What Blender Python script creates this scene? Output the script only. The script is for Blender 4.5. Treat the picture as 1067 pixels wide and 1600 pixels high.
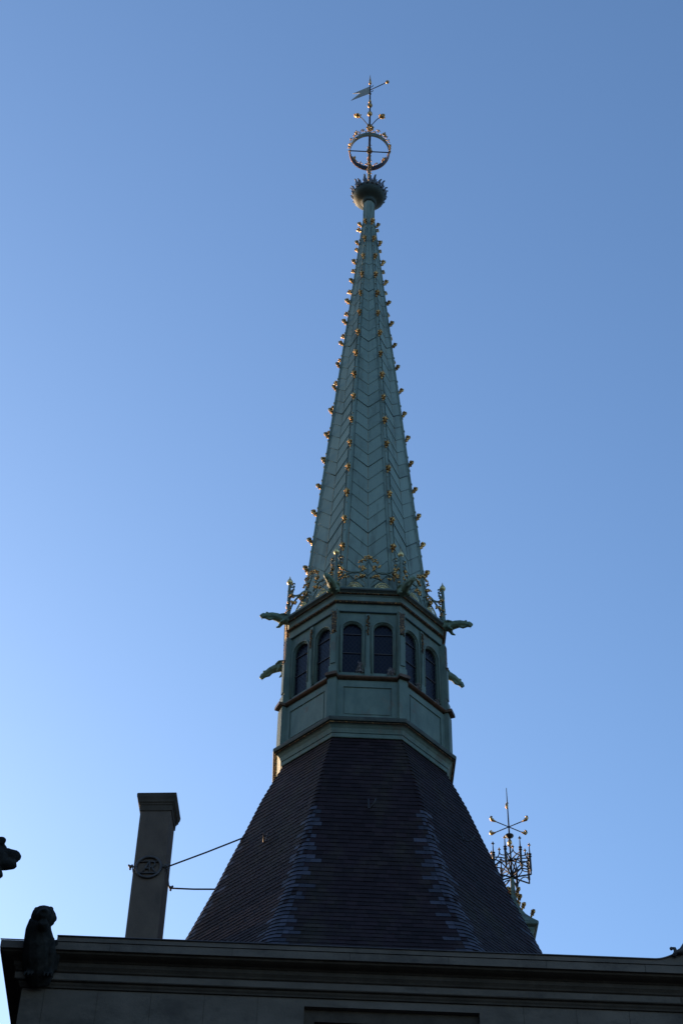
import bpy, math, random
from mathutils import Matrix, Vector, Quaternion
random.seed(7)
R = math.radians
sc = bpy.context.scene
for o in list(bpy.data.objects): bpy.data.objects.remove(o)

# ------------------------------------------------------------------ camera
cam_d = bpy.data.cameras.new('camera'); cam = bpy.data.objects.new('camera', cam_d)
sc.collection.objects.link(cam); sc.camera = cam
CAMR = Vector((0.99893248, -0.04303928, 0.01677857)); CAMU = Vector((-0.04307787, -0.73677655, 0.67476264)); CAMF = Vector((0.01667924, 0.6747651, 0.73784406))
CAMP = Vector((-1.3263, -29.9707, 1.6))
cam.matrix_world = Matrix(((CAMR.x, CAMU.x, -CAMF.x, CAMP.x), (CAMR.y, CAMU.y, -CAMF.y, CAMP.y), (CAMR.z, CAMU.z, -CAMF.z, CAMP.z), (0, 0, 0, 1)))
cam_d.sensor_fit = 'VERTICAL'; cam_d.sensor_height = 36; cam_d.sensor_width = 24
cam_d.lens = 2861.2 / 1600 * 36; cam_d.clip_start = .1; cam_d.clip_end = 5000
sc.render.resolution_x = 682; sc.render.resolution_y = 1024

# ------------------------------------------------------------------ sky, sun, exposure
SUN_EL, SUN_AZ = R(14), R(-40)          # azimuth from +Y towards +X: ahead of the camera, to the left
w = bpy.data.worlds.new('World'); sc.world = w; w.use_nodes = True
nt = w.node_tree; bg = nt.nodes['Background']
sky = nt.nodes.new('ShaderNodeTexSky'); sky.sky_type = 'NISHITA'; sky.sun_disc = False
sky.sun_elevation = SUN_EL; sky.sun_rotation = SUN_AZ
sky.air_density = 1.0; sky.dust_density = 1.5; sky.ozone_density = 2.7; sky.altitude = 200
sg = nt.nodes.new('ShaderNodeGamma'); sg.inputs[1].default_value = 1.19
nt.links.new(sky.outputs[0], sg.inputs[0]); tint = nt.nodes.new('ShaderNodeMix'); tint.data_type = 'RGBA'; tint.blend_type = 'MULTIPLY'; tint.inputs[0].default_value = 1; tint.inputs[7].default_value = (.985, 1.012, 1.0, 1)
nt.links.new(sg.outputs[0], tint.inputs[6]); nt.links.new(tint.outputs[2], bg.inputs[0]); bg.inputs[1].default_value = 0.14
sd = bpy.data.lights.new('sun', 'SUN'); sd.energy = 2.8; sd.angle = R(.5); sd.color = (1, .64, .38)
sun = bpy.data.objects.new('sun', sd); sc.collection.objects.link(sun)
sv = Vector((math.sin(SUN_AZ) * math.cos(SUN_EL), math.cos(SUN_AZ) * math.cos(SUN_EL), math.sin(SUN_EL)))
sun.rotation_euler = sv.to_track_quat('Z', 'Y').to_euler(); sun.location = sv * 80
sc.view_settings.view_transform = 'Standard'; sc.view_settings.look = 'None'
sc.view_settings.gamma = 1; sc.view_settings.use_curve_mapping = False
sc.view_settings.exposure = 0.89

# ------------------------------------------------------------------ materials
def mat(name, c1, c2, rough=.6, metal=0., scale=3., contrast=(.35, .65), stretch=(1, 1, 1), tone=0., bump=0., bscale=30., c3=None, c3scale=1.2, c3pos=(.6, .72), spec=.5, fine=.0):
    m = bpy.data.materials.new(name); m.use_nodes = True; t = m.node_tree; N = t.nodes; L = t.links
    b = N['Principled BSDF']; b.inputs['Roughness'].default_value = rough; b.inputs['Metallic'].default_value = metal
    b.inputs['Specular IOR Level'].default_value = spec
    g = N.new('ShaderNodeNewGeometry'); mp = N.new('ShaderNodeMapping'); mp.inputs['Scale'].default_value = stretch
    L.new(g.outputs['Position'], mp.inputs[0])
    n = N.new('ShaderNodeTexNoise'); n.inputs['Scale'].default_value = scale; n.inputs['Detail'].default_value = 7; n.inputs['Roughness'].default_value = .62
    L.new(mp.outputs[0], n.inputs['Vector'])
    r = N.new('ShaderNodeValToRGB'); r.color_ramp.elements[0].position = contrast[0]; r.color_ramp.elements[1].position = contrast[1]
    r.color_ramp.elements[0].color = (*c1, 1); r.color_ramp.elements[1].color = (*c2, 1)
    L.new(n.outputs[0], r.inputs[0]); col = r.outputs[0]
    if c3:
        n3 = N.new('ShaderNodeTexNoise'); n3.inputs['Scale'].default_value = c3scale; n3.inputs['Detail'].default_value = 9; n3.inputs['Roughness'].default_value = .7
        L.new(mp.outputs[0], n3.inputs['Vector'])
        r3 = N.new('ShaderNodeMapRange'); r3.inputs[1].default_value = c3pos[0]; r3.inputs[2].default_value = c3pos[1]
        L.new(n3.outputs[0], r3.inputs[0])
        mx = N.new('ShaderNodeMix'); mx.data_type = 'RGBA'; L.new(r3.outputs[0], mx.inputs[0]); L.new(col, mx.inputs[6]); mx.inputs[7].default_value = (*c3, 1)
        col = mx.outputs[2]
    if tone:
        a = N.new('ShaderNodeAttribute'); a.attribute_name = 'tone'
        mr = N.new('ShaderNodeMapRange'); mr.inputs[1].default_value = 0; mr.inputs[2].default_value = 1; mr.inputs[3].default_value = 1 - tone; mr.inputs[4].default_value = 1 + tone
        L.new(a.outputs['Fac'], mr.inputs[0])
        mm = N.new('ShaderNodeMix'); mm.data_type = 'RGBA'; mm.blend_type = 'MULTIPLY'; mm.inputs[0].default_value = 1
        cmb = N.new('ShaderNodeCombineColor'); [L.new(mr.outputs[0], cmb.inputs[i]) for i in range(3)]
        L.new(col, mm.inputs[6]); L.new(cmb.outputs[0], mm.inputs[7]); col = mm.outputs[2]
    L.new(col, b.inputs['Base Color'])
    if bump:
        nb = N.new('ShaderNodeTexNoise'); nb.inputs['Scale'].default_value = bscale; nb.inputs['Detail'].default_value = 5
        L.new(g.outputs['Position'], nb.inputs['Vector'])
        bp = N.new('ShaderNodeBump'); bp.inputs['Strength'].default_value = bump; bp.inputs['Distance'].default_value = .02
        L.new(nb.outputs[0], bp.inputs['Height']); L.new(bp.outputs[0], b.inputs['Normal'])
    return m

PAT = (.132, .174, .152); PAT2 = (.164, .208, .178)
M = {
 'patina': mat('patina_copper', PAT, PAT2, .62, 0, 2.2, (.3, .7), (1, 1, .13), tone=.12, bump=.15, bscale=14, c3=(.070, .085, .068), c3scale=4.0, c3pos=(.52, .74), spec=.3),
 'patina_plain': mat('patina_copper_trim', (.060, .088, .076), (.105, .138, .115), .6, 0, 3.5, (.3, .7), (1, 1, .5), bump=.2, bscale=20, c3=(.095, .066, .048), c3scale=2.6, c3pos=(.55, .72), spec=.3),
 'seam': mat('dark_copper_seam', (.024, .040, .038), (.050, .076, .070), .6, 0, 8, spec=.3),
 'seam_fine': mat('fine_copper_seam', (.062, .092, .083), (.098, .136, .120), .6, 0, 8, spec=.3),
 'lip': mat('dark_lip_copper', (.022, .026, .022), (.048, .052, .042), .6, 0, 5, spec=.25),
 'brown': mat('bare_brown_copper', (.055, .028, .016), (.115, .060, .033), .5, .5, 9, (.35, .65), (1, 1, .4)),
 'oldgilt': mat('worn_gilding', (.055, .032, .018), (.42, .22, .075), .5, .7, 22, (.52, .70)),
 'gold': mat('gilded_copper', (.20, .085, .025), (.66, .40, .155), .38, 1., 34, (.40, .60), bump=.4, bscale=45),
 'palegold': mat('pale_gilding', (.36, .27, .12), (.62, .50, .25), .45, .8, 18, (.35, .6)),
 'iron': mat('dark_wrought_iron', (.010, .010, .013), (.022, .018, .018), .55, .3, 12, c3=(.045, .018, .012), c3scale=9, c3pos=(.55, .7)),
 'leafmetal': mat('grey_weathered_leaf_copper', (.030, .034, .045), (.095, .09, .10), .5, .3, 20),
 'bell': mat('dull_dark_green_copper', (.015, .024, .020), (.028, .040, .034), .6, 0, 4, spec=.3),
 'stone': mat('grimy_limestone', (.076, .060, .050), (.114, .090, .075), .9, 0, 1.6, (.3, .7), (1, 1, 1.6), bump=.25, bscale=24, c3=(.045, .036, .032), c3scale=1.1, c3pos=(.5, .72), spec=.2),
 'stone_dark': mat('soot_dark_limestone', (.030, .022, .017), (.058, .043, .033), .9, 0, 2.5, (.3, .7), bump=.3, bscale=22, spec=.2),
 'render': mat('chimney_render', (.064, .046, .038), (.096, .069, .055), .9, 0, 2.4, (.3, .7), (1, 1, .6), bump=.2, bscale=22, c3=(.045, .034, .03), c3scale=1.6, c3pos=(.55, .75), spec=.2),
 'sculpt': mat('blackened_carved_stone', (.008, .008, .008), (.028, .026, .025), .92, 0, 6, (.35, .65), bump=.5, bscale=25, c3=(.05, .05, .048), c3scale=5, c3pos=(.66, .78), spec=.15),
 'lead': mat('dark_lead_sheet', (.030, .024, .026), (.055, .045, .047), .6, .2, 5),
 'slate': mat('dark_blue_slate', (.0125, .0068, .0088), (.020, .0108, .0135), .7, 0, .9, (.3, .7), (1, 1, .35), tone=.30, bump=.15, bscale=40, c3=(.024, .018, .013), c3scale=.9, c3pos=(.50, .66), spec=.12),
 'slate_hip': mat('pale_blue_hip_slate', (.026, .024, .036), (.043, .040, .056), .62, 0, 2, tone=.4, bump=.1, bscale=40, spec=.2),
 'beast': mat('beast_patina', (.075, .118, .092), (.140, .178, .105), .6, 0, 6, (.35, .65), bump=.5, bscale=30, c3=(.03, .035, .03), c3scale=5, c3pos=(.55, .68), spec=.3),
 'vane': mat('vane_sheet_copper', (.17, .17, .145), (.24, .235, .20), .5, .2, 6),
 'ground': mat('ground_paving', (.05, .05, .052), (.08, .078, .075), .9, 0, .5, bump=.2, bscale=8),
 'sliver': mat('pale_slivers', (.09, .07, .07), (.30, .24, .23), .9, 0, 30, (.4, .6)),
 'woodframe': mat('dark_window_wood', (.02, .012, .012), (.035, .02, .018), .6, 0, 6),
}
def glass_mat():
    m = bpy.data.materials.new('leaded_glass'); m.use_nodes = True; t = m.node_tree; N = t.nodes; L = t.links; b = N['Principled BSDF']
    b.inputs['Specular IOR Level'].default_value = .17
    uv = N.new('ShaderNodeUVMap'); uv.uv_map = 'UVMap'; sp = N.new('ShaderNodeSeparateXYZ'); L.new(uv.outputs[0], sp.inputs[0])
    def mth(op, a, bb=None):
        n = N.new('ShaderNodeMath'); n.operation = op
        for i, v in enumerate((a, bb)):
            if v is None: continue
            if isinstance(v, (int, float)): n.inputs[i].default_value = v
            else: L.new(v, n.inputs[i])
        return n.outputs[0]
    outs = []
    for s in (1, -1):
        v = mth('ADD', mth('MULTIPLY', sp.outputs[0], 11.0), mth('MULTIPLY', sp.outputs[1], 7.5 * s))
        f = mth('ABSOLUTE', mth('SUBTRACT', mth('FRACT', v), .5)); outs.append(mth('GREATER_THAN', f, .43))
    lead = mth('MAXIMUM', outs[0], outs[1])
    no = N.new('ShaderNodeTexNoise'); no.inputs['Scale'].default_value = 9; L.new(uv.outputs[0], no.inputs['Vector'])
    cr = N.new('ShaderNodeValToRGB'); cr.color_ramp.elements[0].color = (.003, .003, .008, 1); cr.color_ramp.elements[1].color = (.008, .007, .016, 1); L.new(no.outputs[0], cr.inputs[0])
    mx = N.new('ShaderNodeMix'); mx.data_type = 'RGBA'; L.new(lead, mx.inputs[0]); L.new(cr.outputs[0], mx.inputs[6]); mx.inputs[7].default_value = (.012, .014, .018, 1)
    L.new(mx.outputs[2], b.inputs['Base Color'])
    L.new(mth('ADD', mth('MULTIPLY', lead, .4), .25), b.inputs['Roughness'])
    bp = N.new('ShaderNodeBump'); bp.inputs['Strength'].default_value = .25; bp.inputs['Distance'].default_value = .03; L.new(no.outputs[0], bp.inputs['Height']); L.new(bp.outputs[0], b.inputs['Normal'])
    return m
M['glass'] = glass_mat()
# gilding: each crocket worn a little differently
t_ = M['gold'].node_tree; b_ = t_.nodes['Principled BSDF']; src_ = b_.inputs['Base Color'].links[0].from_socket
oi_ = t_.nodes.new('ShaderNodeObjectInfo'); mr_ = t_.nodes.new('ShaderNodeMapRange'); mr_.inputs[3].default_value = .62; mr_.inputs[4].default_value = 1.12; t_.links.new(oi_.outputs['Random'], mr_.inputs[0])
vm_ = t_.nodes.new('ShaderNodeVectorMath'); vm_.operation = 'SCALE'; t_.links.new(src_, vm_.inputs[0]); t_.links.new(mr_.outputs[0], vm_.inputs['Scale']); t_.links.new(vm_.outputs[0], b_.inputs['Base Color'])

# ------------------------------------------------------------------ mesh builder
class MB:
    def __init__(s): s.v = []; s.f = []; s.t = []; s.sm = []; s.uv = {}; s.M = Matrix.Identity(4)
    def add(s, vs, fs, smooth=False, tone=.5):
        b = len(s.v); s.v += [tuple(s.M @ Vector(v)) for v in vs]
        for f in fs: s.f.append([b + i for i in f]); s.t.append(tone); s.sm.append(smooth)
        return s
    def box(s, x0, x1, y0, y1, z0, z1, tone=.5):
        vs = [(x, y, z) for z in (z0, z1) for y in (y0, y1) for x in (x0, x1)]
        return s.add(vs, [(0, 2, 3, 1), (4, 5, 7, 6), (0, 1, 5, 4), (2, 6, 7, 3), (0, 4, 6, 2), (1, 3, 7, 5)], tone=tone)
    def tube(s, pts, rad, n=8, smooth=True, closed=False, flat=1.):
        pts = [Vector(p) for p in pts]; m = len(pts)
        if not isinstance(rad, (list, tuple)): rad = [rad] * m
        vs = []; fs = []; ref = None
        for i, p in enumerate(pts):
            if closed: d = pts[(i + 1) % m] - pts[i - 1]
            else: d = pts[min(i + 1, m - 1)] - pts[max(i - 1, 0)]
            if d.length < 1e-9: d = Vector((0, 0, 1))
            d.normalize()
            if ref is None:
                a = Vector((0, 0, 1)) if abs(d.z) < .9 else Vector((1, 0, 0)); ref = d.cross(a).normalized()
            else: ref = (ref - d * ref.dot(d)).normalized()
            q = d.cross(ref)
            for j in range(n):
                a = 2 * math.pi * j / n; vs.append(p + ref * math.cos(a) * rad[i] + q * math.sin(a) * rad[i] * flat)
        for i in range(m if closed else m - 1):
            k = (i + 1) % m
            for j in range(n):
                j2 = (j + 1) % n; fs.append((i * n + j, i * n + j2, k * n + j2, k * n + j))
        if not closed: fs.append(tuple(range(n))[::-1]); fs.append(tuple((m - 1) * n + j for j in range(n)))
        return s.add(vs, fs, smooth)
    def lathe(s, prof, n=24, c=(0, 0, 0), phase=0., smooth=True, cap=True):
        vs = []; fs = []
        for r, z in prof:
            for j in range(n):
                a = phase + 2 * math.pi * j / n; vs.append((c[0] + r * math.sin(a), c[1] - r * math.cos(a), c[2] + z))
        m = len(prof)
        for i in range(m - 1):
            for j in range(n):
                j2 = (j + 1) % n; fs.append((i * n + j, i * n + j2, (i + 1) * n + j2, (i + 1) * n + j))
        if cap: fs.append(tuple(range(n))[::-1]); fs.append(tuple((m - 1) * n + j for j in range(n)))
        return s.add(vs, fs, smooth)
    def octo(s, prof, cap=True): return s.lathe(prof, 8, phase=R(22.5), smooth=False, cap=cap)
    def ell(s, c, r, rot=None, n=8, m=6):
        c = Vector(c); rot = rot or Matrix.Identity(3); vs = []; fs = []
        if isinstance(r, (int, float)): r = (r, r, r)
        vs.append(c + rot @ Vector((0, 0, -r[2])))
        for i in range(1, m):
            t = -math.pi / 2 + math.pi * i / m
            for j in range(n):
                a = 2 * math.pi * j / n; vs.append(c + rot @ Vector((r[0] * math.cos(t) * math.cos(a), r[1] * math.cos(t) * math.sin(a), r[2] * math.sin(t))))
        vs.append(c + rot @ Vector((0, 0, r[2]))); last = len(vs) - 1
        for j in range(n):
            j2 = (j + 1) % n; fs.append((0, 1 + j2, 1 + j)); fs.append((last, last - n + j, last - n + j2))
            for i in range(m - 2): fs.append((1 + i * n + j, 1 + i * n + j2, 1 + (i + 1) * n + j2, 1 + (i + 1) * n + j))
        return s.add(vs, fs, True)
    def prism(s, poly, y0, y1, tone=.5):     # polygon in local x,z extruded along y
        n = len(poly); vs = [(x, y0, z) for x, z in poly] + [(x, y1, z) for x, z in poly]
        fs = [tuple(range(n)), tuple(range(2 * n - 1, n - 1, -1))] + [(i, i + n, (i + 1) % n + n, (i + 1) % n) for i in range(n)]
        return s.add(vs, fs, tone=tone)
    def build(s, name, m, parent=None, loc=None, label=None, remesh=0, smooth_it=0):
        me = bpy.data.meshes.new(name)
        if loc is not None: s.v = [(a - loc[0], b - loc[1], c - loc[2]) for a, b, c in s.v]
        me.from_pydata(s.v, [], s.f); me.polygons.foreach_set('use_smooth', s.sm)
        at = me.attributes.new('tone', 'FLOAT', 'FACE'); at.data.foreach_set('value', s.t)
        me.materials.append(M[m]); me.validate(); me.update()
        import bmesh
        bm = bmesh.new(); bm.from_mesh(me); bmesh.ops.recalc_face_normals(bm, faces=bm.faces) if not getattr(s, 'keep', False) else None; bm.to_mesh(me); bm.free()
        o = bpy.data.objects.new(name, me); sc.collection.objects.link(o)
        if loc is not None: o.location = loc
        if parent is not None:
            o.parent = parent
            if loc is None: o.location = -parent_world(parent)
            else: o.location = Vector(loc) - parent_world(parent)
        if label: o['label'] = label
        if remesh:
            r = o.modifiers.new('remesh', 'REMESH'); r.mode = 'VOXEL'; r.voxel_size = remesh; r.use_smooth_shade = True
            if smooth_it: q = o.modifiers.new('smooth', 'SMOOTH'); q.iterations = smooth_it; q.factor = .5
        return o
WP = {}
def parent_world(o):
    p = Vector((0, 0, 0))
    while o is not None: p += o.location; o = o.parent
    return p
def thing(name, label, cat, loc=(0, 0, 0), group=None):
    o = bpy.data.objects.new(name, None); sc.collection.objects.link(o); o.location = loc; o.empty_display_size = .3
    return tag(o, label, cat, group)
def tag(o, label, cat, group=None):
    o['label'] = label; o['category'] = cat
    if group: o['group'] = group
    return o
def P(az, r, z): a = R(az); return Vector((r * math.sin(a), -r * math.cos(a), z))
def face(k): return Matrix.Rotation(R(45 * k), 4, 'Z')
S22, C22 = math.sin(R(22.5)), math.cos(R(22.5))
def bez(p0, p1, p2, p3, n=10):
    p0, p1, p2, p3 = map(Vector, (p0, p1, p2, p3))
    return [p0 * (1 - t) ** 3 + p1 * 3 * t * (1 - t) ** 2 + p2 * 3 * t * t * (1 - t) + p3 * t ** 3 for t in [i / n for i in range(n + 1)]]

# ------------------------------------------------------------------ ground
g = MB().add([(-1500, -1500, 0), (1500, -1500, 0), (1500, 1500, 0), (-1500, 1500, 0)], [(0, 1, 2, 3)]).build('ground', 'ground'); g['kind'] = 'structure'

# ------------------------------------------------------------------ the lower building
XL, XR, YW, YB = -5.45, 13., -5.32, 7.
bld = thing('palace_building', 'dark stone palace front with heavy moulded cornice below the slate roof', 'building', (0, YW, 0))
wall = MB()
WX0, WX1, WZ = -1.10, 1.60, 17.255      # window surround recess
wall.box(XL, WX0, YW, YB, 0, 17.45); wall.box(WX1, XR, YW, YB, 0, 17.45); wall.box(WX0, WX1, YW, YB, WZ, 17.45); wall.box(WX0, WX1, YW + .45, YB, 13.5, WZ); wall.box(WX0, WX1, YW, YB, 0, 13.5)
wall.box(XL + .05, XR - .05, YW + .05, YB, 17.45, 17.99)
wall.build('wall', 'stone', bld)
# joints of the ashlar as thin dark grooves standing 3 mm proud
jt = MB()
for i, zz in enumerate([17.1 - .48 * k for k in range(8)]):
    for j in range(24):
        x = -5.1 + j * .82 + (.4 if i % 2 else 0)
        if WX0 - .1 < x < WX1 + .1 or x > XR: continue
        jt.box(x, x + .005, YW - .003, YW + .01, zz - .47, zz + (.3 if i == 0 else 0))
    jt.box(XL + .01, WX0 - .12, YW - .003, YW + .01, zz - .48, zz - .472); jt.box(WX1 + .12, XR - .01, YW - .003, YW + .01, zz - .48, zz - .472)
jt.build('masonry_joint', 'stone_dark', bld)
# cornice: profile (overhang, z) swept round the left corner and along the front
prof = [(.0, 17.39), (.03, 17.395), (.035, 17.42), (.055, 17.445), (.06, 17.475), (.075, 17.478), (.10, 17.485), (.102, 17.615), (.085, 17.62), (.115, 17.635), (.125, 17.66), (.15, 17.69), (.16, 17.70), (.16, 17.765), (.175, 17.77), (.20, 17.785), (.27, 17.80), (.33, 17.82), (.345, 17.845), (.378, 17.85), (.38, 17.985), (.35, 17.99), (.0, 17.992)]
def sweep(mb, prof, x0, x1, left=True):
    n = len(prof); vs = []
    for o, z in prof:
        if left: vs += [(x0 - o, YB, z), (x0 - o, YW - o, z), (x1, YW - o, z)]
        else: vs += [(x0, YW, z), (x0, YW - o, z), (x1, YW - o, z)]
    fs = []
    for i in range(n - 1):
        a, b = 3 * i, 3 * i + 3
        fs += [(a, a + 1, b + 1, b), (a + 1, a + 2, b + 2, b + 1)]
    fs += [tuple(3 * i + 2 for i in range(n)), tuple(3 * i for i in range(n))[::-1]]
    return mb.add(vs, fs)
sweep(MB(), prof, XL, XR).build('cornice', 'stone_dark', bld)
# pale flat bands of the cornice
bd = MB(); bd.box(XL - .13, 4.72, YW - .104, YW - .08, 17.50, 17.605); bd.box(4.76, XR, YW - .104, YW - .08, 17.47, 17.605); bd.build('cornice_band', 'stone', bld)
fa = MB(); x = XL - .383
while x < XR:
    x2 = x + random.uniform(1.5, 2.1); fa.box(x + .004, min(x2, XR) - .004, YW - .385 - random.uniform(0, .003), YW - .3, 17.852, 17.984); x = x2
fa.box(XL - .385, XL - .3, YW - .3, YB, 17.852, 17.984)
fa.build('cornice_fascia', 'stone', bld)
# lead gutter strip: starts right of the carved beast, sweeps up at the right end
gt = MB()
def gut(x):      # top height of the gutter
    x = x if x < 6.4 else 12.8 - x
    return 18.075 if x < 4.35 else (18.075 + .36 * ((x - 4.35) / .62) ** 1.7 if x < 5.0 else 18.452 + 1.02 * (x - 5.0))
xs = [-4.97, 4.3] + [4.35 + .06 * i for i in range(12)] + [5.6, 6.2, 6.4, 6.6, 7.2, 7.8] + [8.45 - .06 * i for i in range(11, -1, -1)] + [12.99]
for a, b in zip(xs, xs[1:]):
    vs = [(a, YW - .40, 17.992), (b, YW - .40, 17.992), (b, YW - .40, gut(b)), (a, YW - .40, gut(a)), (a, YW - .1, 17.992), (b, YW - .1, 17.992), (b, YW - .1, gut(b)), (a, YW - .1, gut(a))]
    gt.add(vs, [(0, 1, 2, 3), (4, 7, 6, 5), (3, 2, 6, 7), (0, 4, 5, 1)])
gt.build('gutter', 'stone', bld)
ge = MB(); pts = [(-4.97, YW - .41, 18.08)] + [(x, YW - .41, gut(x) + .005) for x in xs[1:]]
ge.tube(pts, .014, 6); ge.tube([(XL - .39, YW - .39, 17.995), (-5.3, YW - .39, 17.995)], .01, 6); ge.build('gutter_edge', 'lead', bld)
# recessed window head below the cornice
wf = MB(); wf.prism([(WX0, 13.6), (WX0 + .16, 13.6), (WX0 + .16, WZ - .21), (WX1 - .16, WZ - .21), (WX1 - .16, 13.6), (WX1, 13.6), (WX1, WZ), (WX0, WZ)], YW + .09, YW + .4)
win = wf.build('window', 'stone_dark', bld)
MB().box(WX0 + .16, WX1 - .16, YW + .2, YW + .26, WZ - .30, WZ - .21).build('frame', 'woodframe', win)
gl = MB(); gl.box(WX0 + .2, WX1 - .2, YW + .28, YW + .30, 13.7, WZ - .30); gl.build('pane', 'glass', win)
# sculpted scroll where the gutter sweeps up (right edge of the photo)
sc_ = MB(); sc_.tube([(4.64, -5.75, 18.13), (4.67, -5.78, 18.19), (4.65, -5.8, 18.24), (4.60, -5.8, 18.25)], [.04, .035, .03, .015]); sc_.tube([(4.66, -5.78, 18.17), (4.78, -5.78, 18.22), (4.92, -5.78, 18.40), (5.05, -5.78, 18.62)], [.03, .06, .08, .10])
sc_.ell((4.60, -5.8, 18.235), .03)
sc_.build('roof_scroll', 'lead', bld)

# ------------------------------------------------------------------ spire tower
tower = thing('spire_tower', 'octagonal tower with dark slate roof, windowed green copper lantern and tall slender spire', 'tower', (0, 0, 18))
RP = [(25.82, 1.80), (25.3, 2.02), (24.75, 2.24), (23.9, 2.53), (23.18, 2.79), (22.4, 3.06), (21.7, 3.33), (21.0, 3.60), (20.45, 3.86), (19.75, 4.21), (19.05, 4.60), (18.4, 5.0), (17.9, 5.38)]
def rr(z):
    for (za, ra), (zb, rb) in zip(RP, RP[1:]):
        if z >= zb: t = (za - z) / (za - zb); return ra + (rb - ra) * t
    return RP[-1][1]
base = MB().octo([(rr(z) - .04 - .012 * (25.8 - z), z) for z in (17.9, 18.4, 19.05, 19.75, 20.45, 21.7, 23.18, 24.75, 25.82)])
sl = MB(); hp = MB(); z = 25.80; row = 0
def chf(z): return max(.02, .03 + .026 * (25.0 - z))
def sect(k, u, z, off):   # point on the face k at lateral u
    a = R(45 * k); ap = rr(z) * C22 + off; return Vector((u * math.cos(a) + ap * math.sin(a), u * math.sin(a) - ap * math.cos(a), z))
def tile(mb, pts_b, pts_t, nrm, tone, th=.010):
    (b0, b1), (t0, t1) = pts_b, pts_t; o = nrm * th
    mb.add([b0 + o, b1 + o, t1, t0, b0 - nrm * .004, b1 - nrm * .004], [(0, 1, 2, 3), (4, 5, 1, 0), (4, 0, 3), (5, 2, 1)], tone=tone)
while z > 17.95:
    slope = (rr(z - .3) - rr(z)) / .3; dz = .135 / math.sqrt(1 + slope * slope)
    zt, zb = z, z - dz; z = zb; pale_hip = zt < 23.5; ext0 = min(1, .35 + (23.5 - zt) * .5)  # hips are laid in a paler slate below this height
    for k in range(8):
        hb = rr(zb) * S22; ht = rr(zt) * S22; cb = chf(zb); ct = chf(zt); n = sect(k, 0, zb, 1) - sect(k, 0, zb, 0)
        e = hb - cb; tw = .20; ext = (.0, .09, .21)[(row + k) % 3] * random.uniform(.8, 1.1) * ext0; off = (row % 2) * .10; us = [-e]
        u = -e + tw * .5 + off * .6
        while u < e - .06: us.append(u + random.uniform(-.008, .008)); u += tw
        us.append(e); cnt = len(us) - 1; wob = random.uniform(-.006, .006) if random.random() < .12 else 0
        for i in range(cnt):
            u0, u1 = us[i] + .0015, us[i + 1] - .0015; f = (ht - ct) / e
            uc = (us[i] + us[i + 1]) / 2; hip = pale_hip and (e - abs(uc)) < ext 
            j = random.uniform(-.005, .004) + wob
            tile(hp if hip else sl, (sect(k, u0, zb + j, 0), sect(k, u1, zb + j, 0)), (sect(k, u0 * f, zt + .004, -.004), sect(k, u1 * f, zt + .004, -.004)), n, random.random() ** 1.2, th=.007 + random.uniform(-.002, .003))
        # rounded hip: three narrow slates between this face and the next
        q0b = sect(k, hb - cb, zb, 0); q1b = sect(k + 1, -(hb - cb), zb, 0); q0t = sect(k, ht - ct, zt, -.004); q1t = sect(k + 1, -(ht - ct), zt, -.004)
        cbn = P(45 * k + 22.5, rr(zb), zb); ctn = P(45 * k + 22.5, rr(zt) - .004, zt)
        def arc(a, c, b, t): return a * (1 - t) ** 2 + c * 2 * t * (1 - t) + b * t * t
        for i in range(3):
            t0, t1 = i / 3, (i + 1) / 3; nn = (P(45 * k + 22.5 + (i - 1) * 12, 1, 0))
            tile(hp if (pale_hip and random.random() < .9) else sl, (arc(q0b, cbn, q1b, t0), arc(q0b, cbn, q1b, t1)), (arc(q0t, ctn, q1t, t0), arc(q0t, ctn, q1t, t1)), nn, random.random(), th=.016)
    row += 1
for i, f in enumerate(base.f): pass
roof = base.build('slate_roof', 'slate', tower)
sl.keep = hp.keep = True
sl.build('slate_courses', 'slate', roof); hp.build('hip_slates', 'slate_hip', roof)
for az, r0, z0 in ((0, 2.38, 23.42), (-45, 2.62, 23.05), (45, 2.50, 23.33)):
    a = R(az); rad = rr(z0) * C22; h = MB(); h.M = face(az / 45)
    s = (rr(z0 - .4) - rr(z0)) / .4 * C22
    y = -(rad + .02)
    h.tube([(0, y, z0 + .16), (0, y - .04, z0 + .02), (0, y - .06, z0 - .10), (.03, y - .15, z0 - .17), (.10, y - .22, z0 - .10), (.13, y - .24, z0 - .0)], .014, 6)
    h.build('roof_hook', 'iron', tower)

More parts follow.
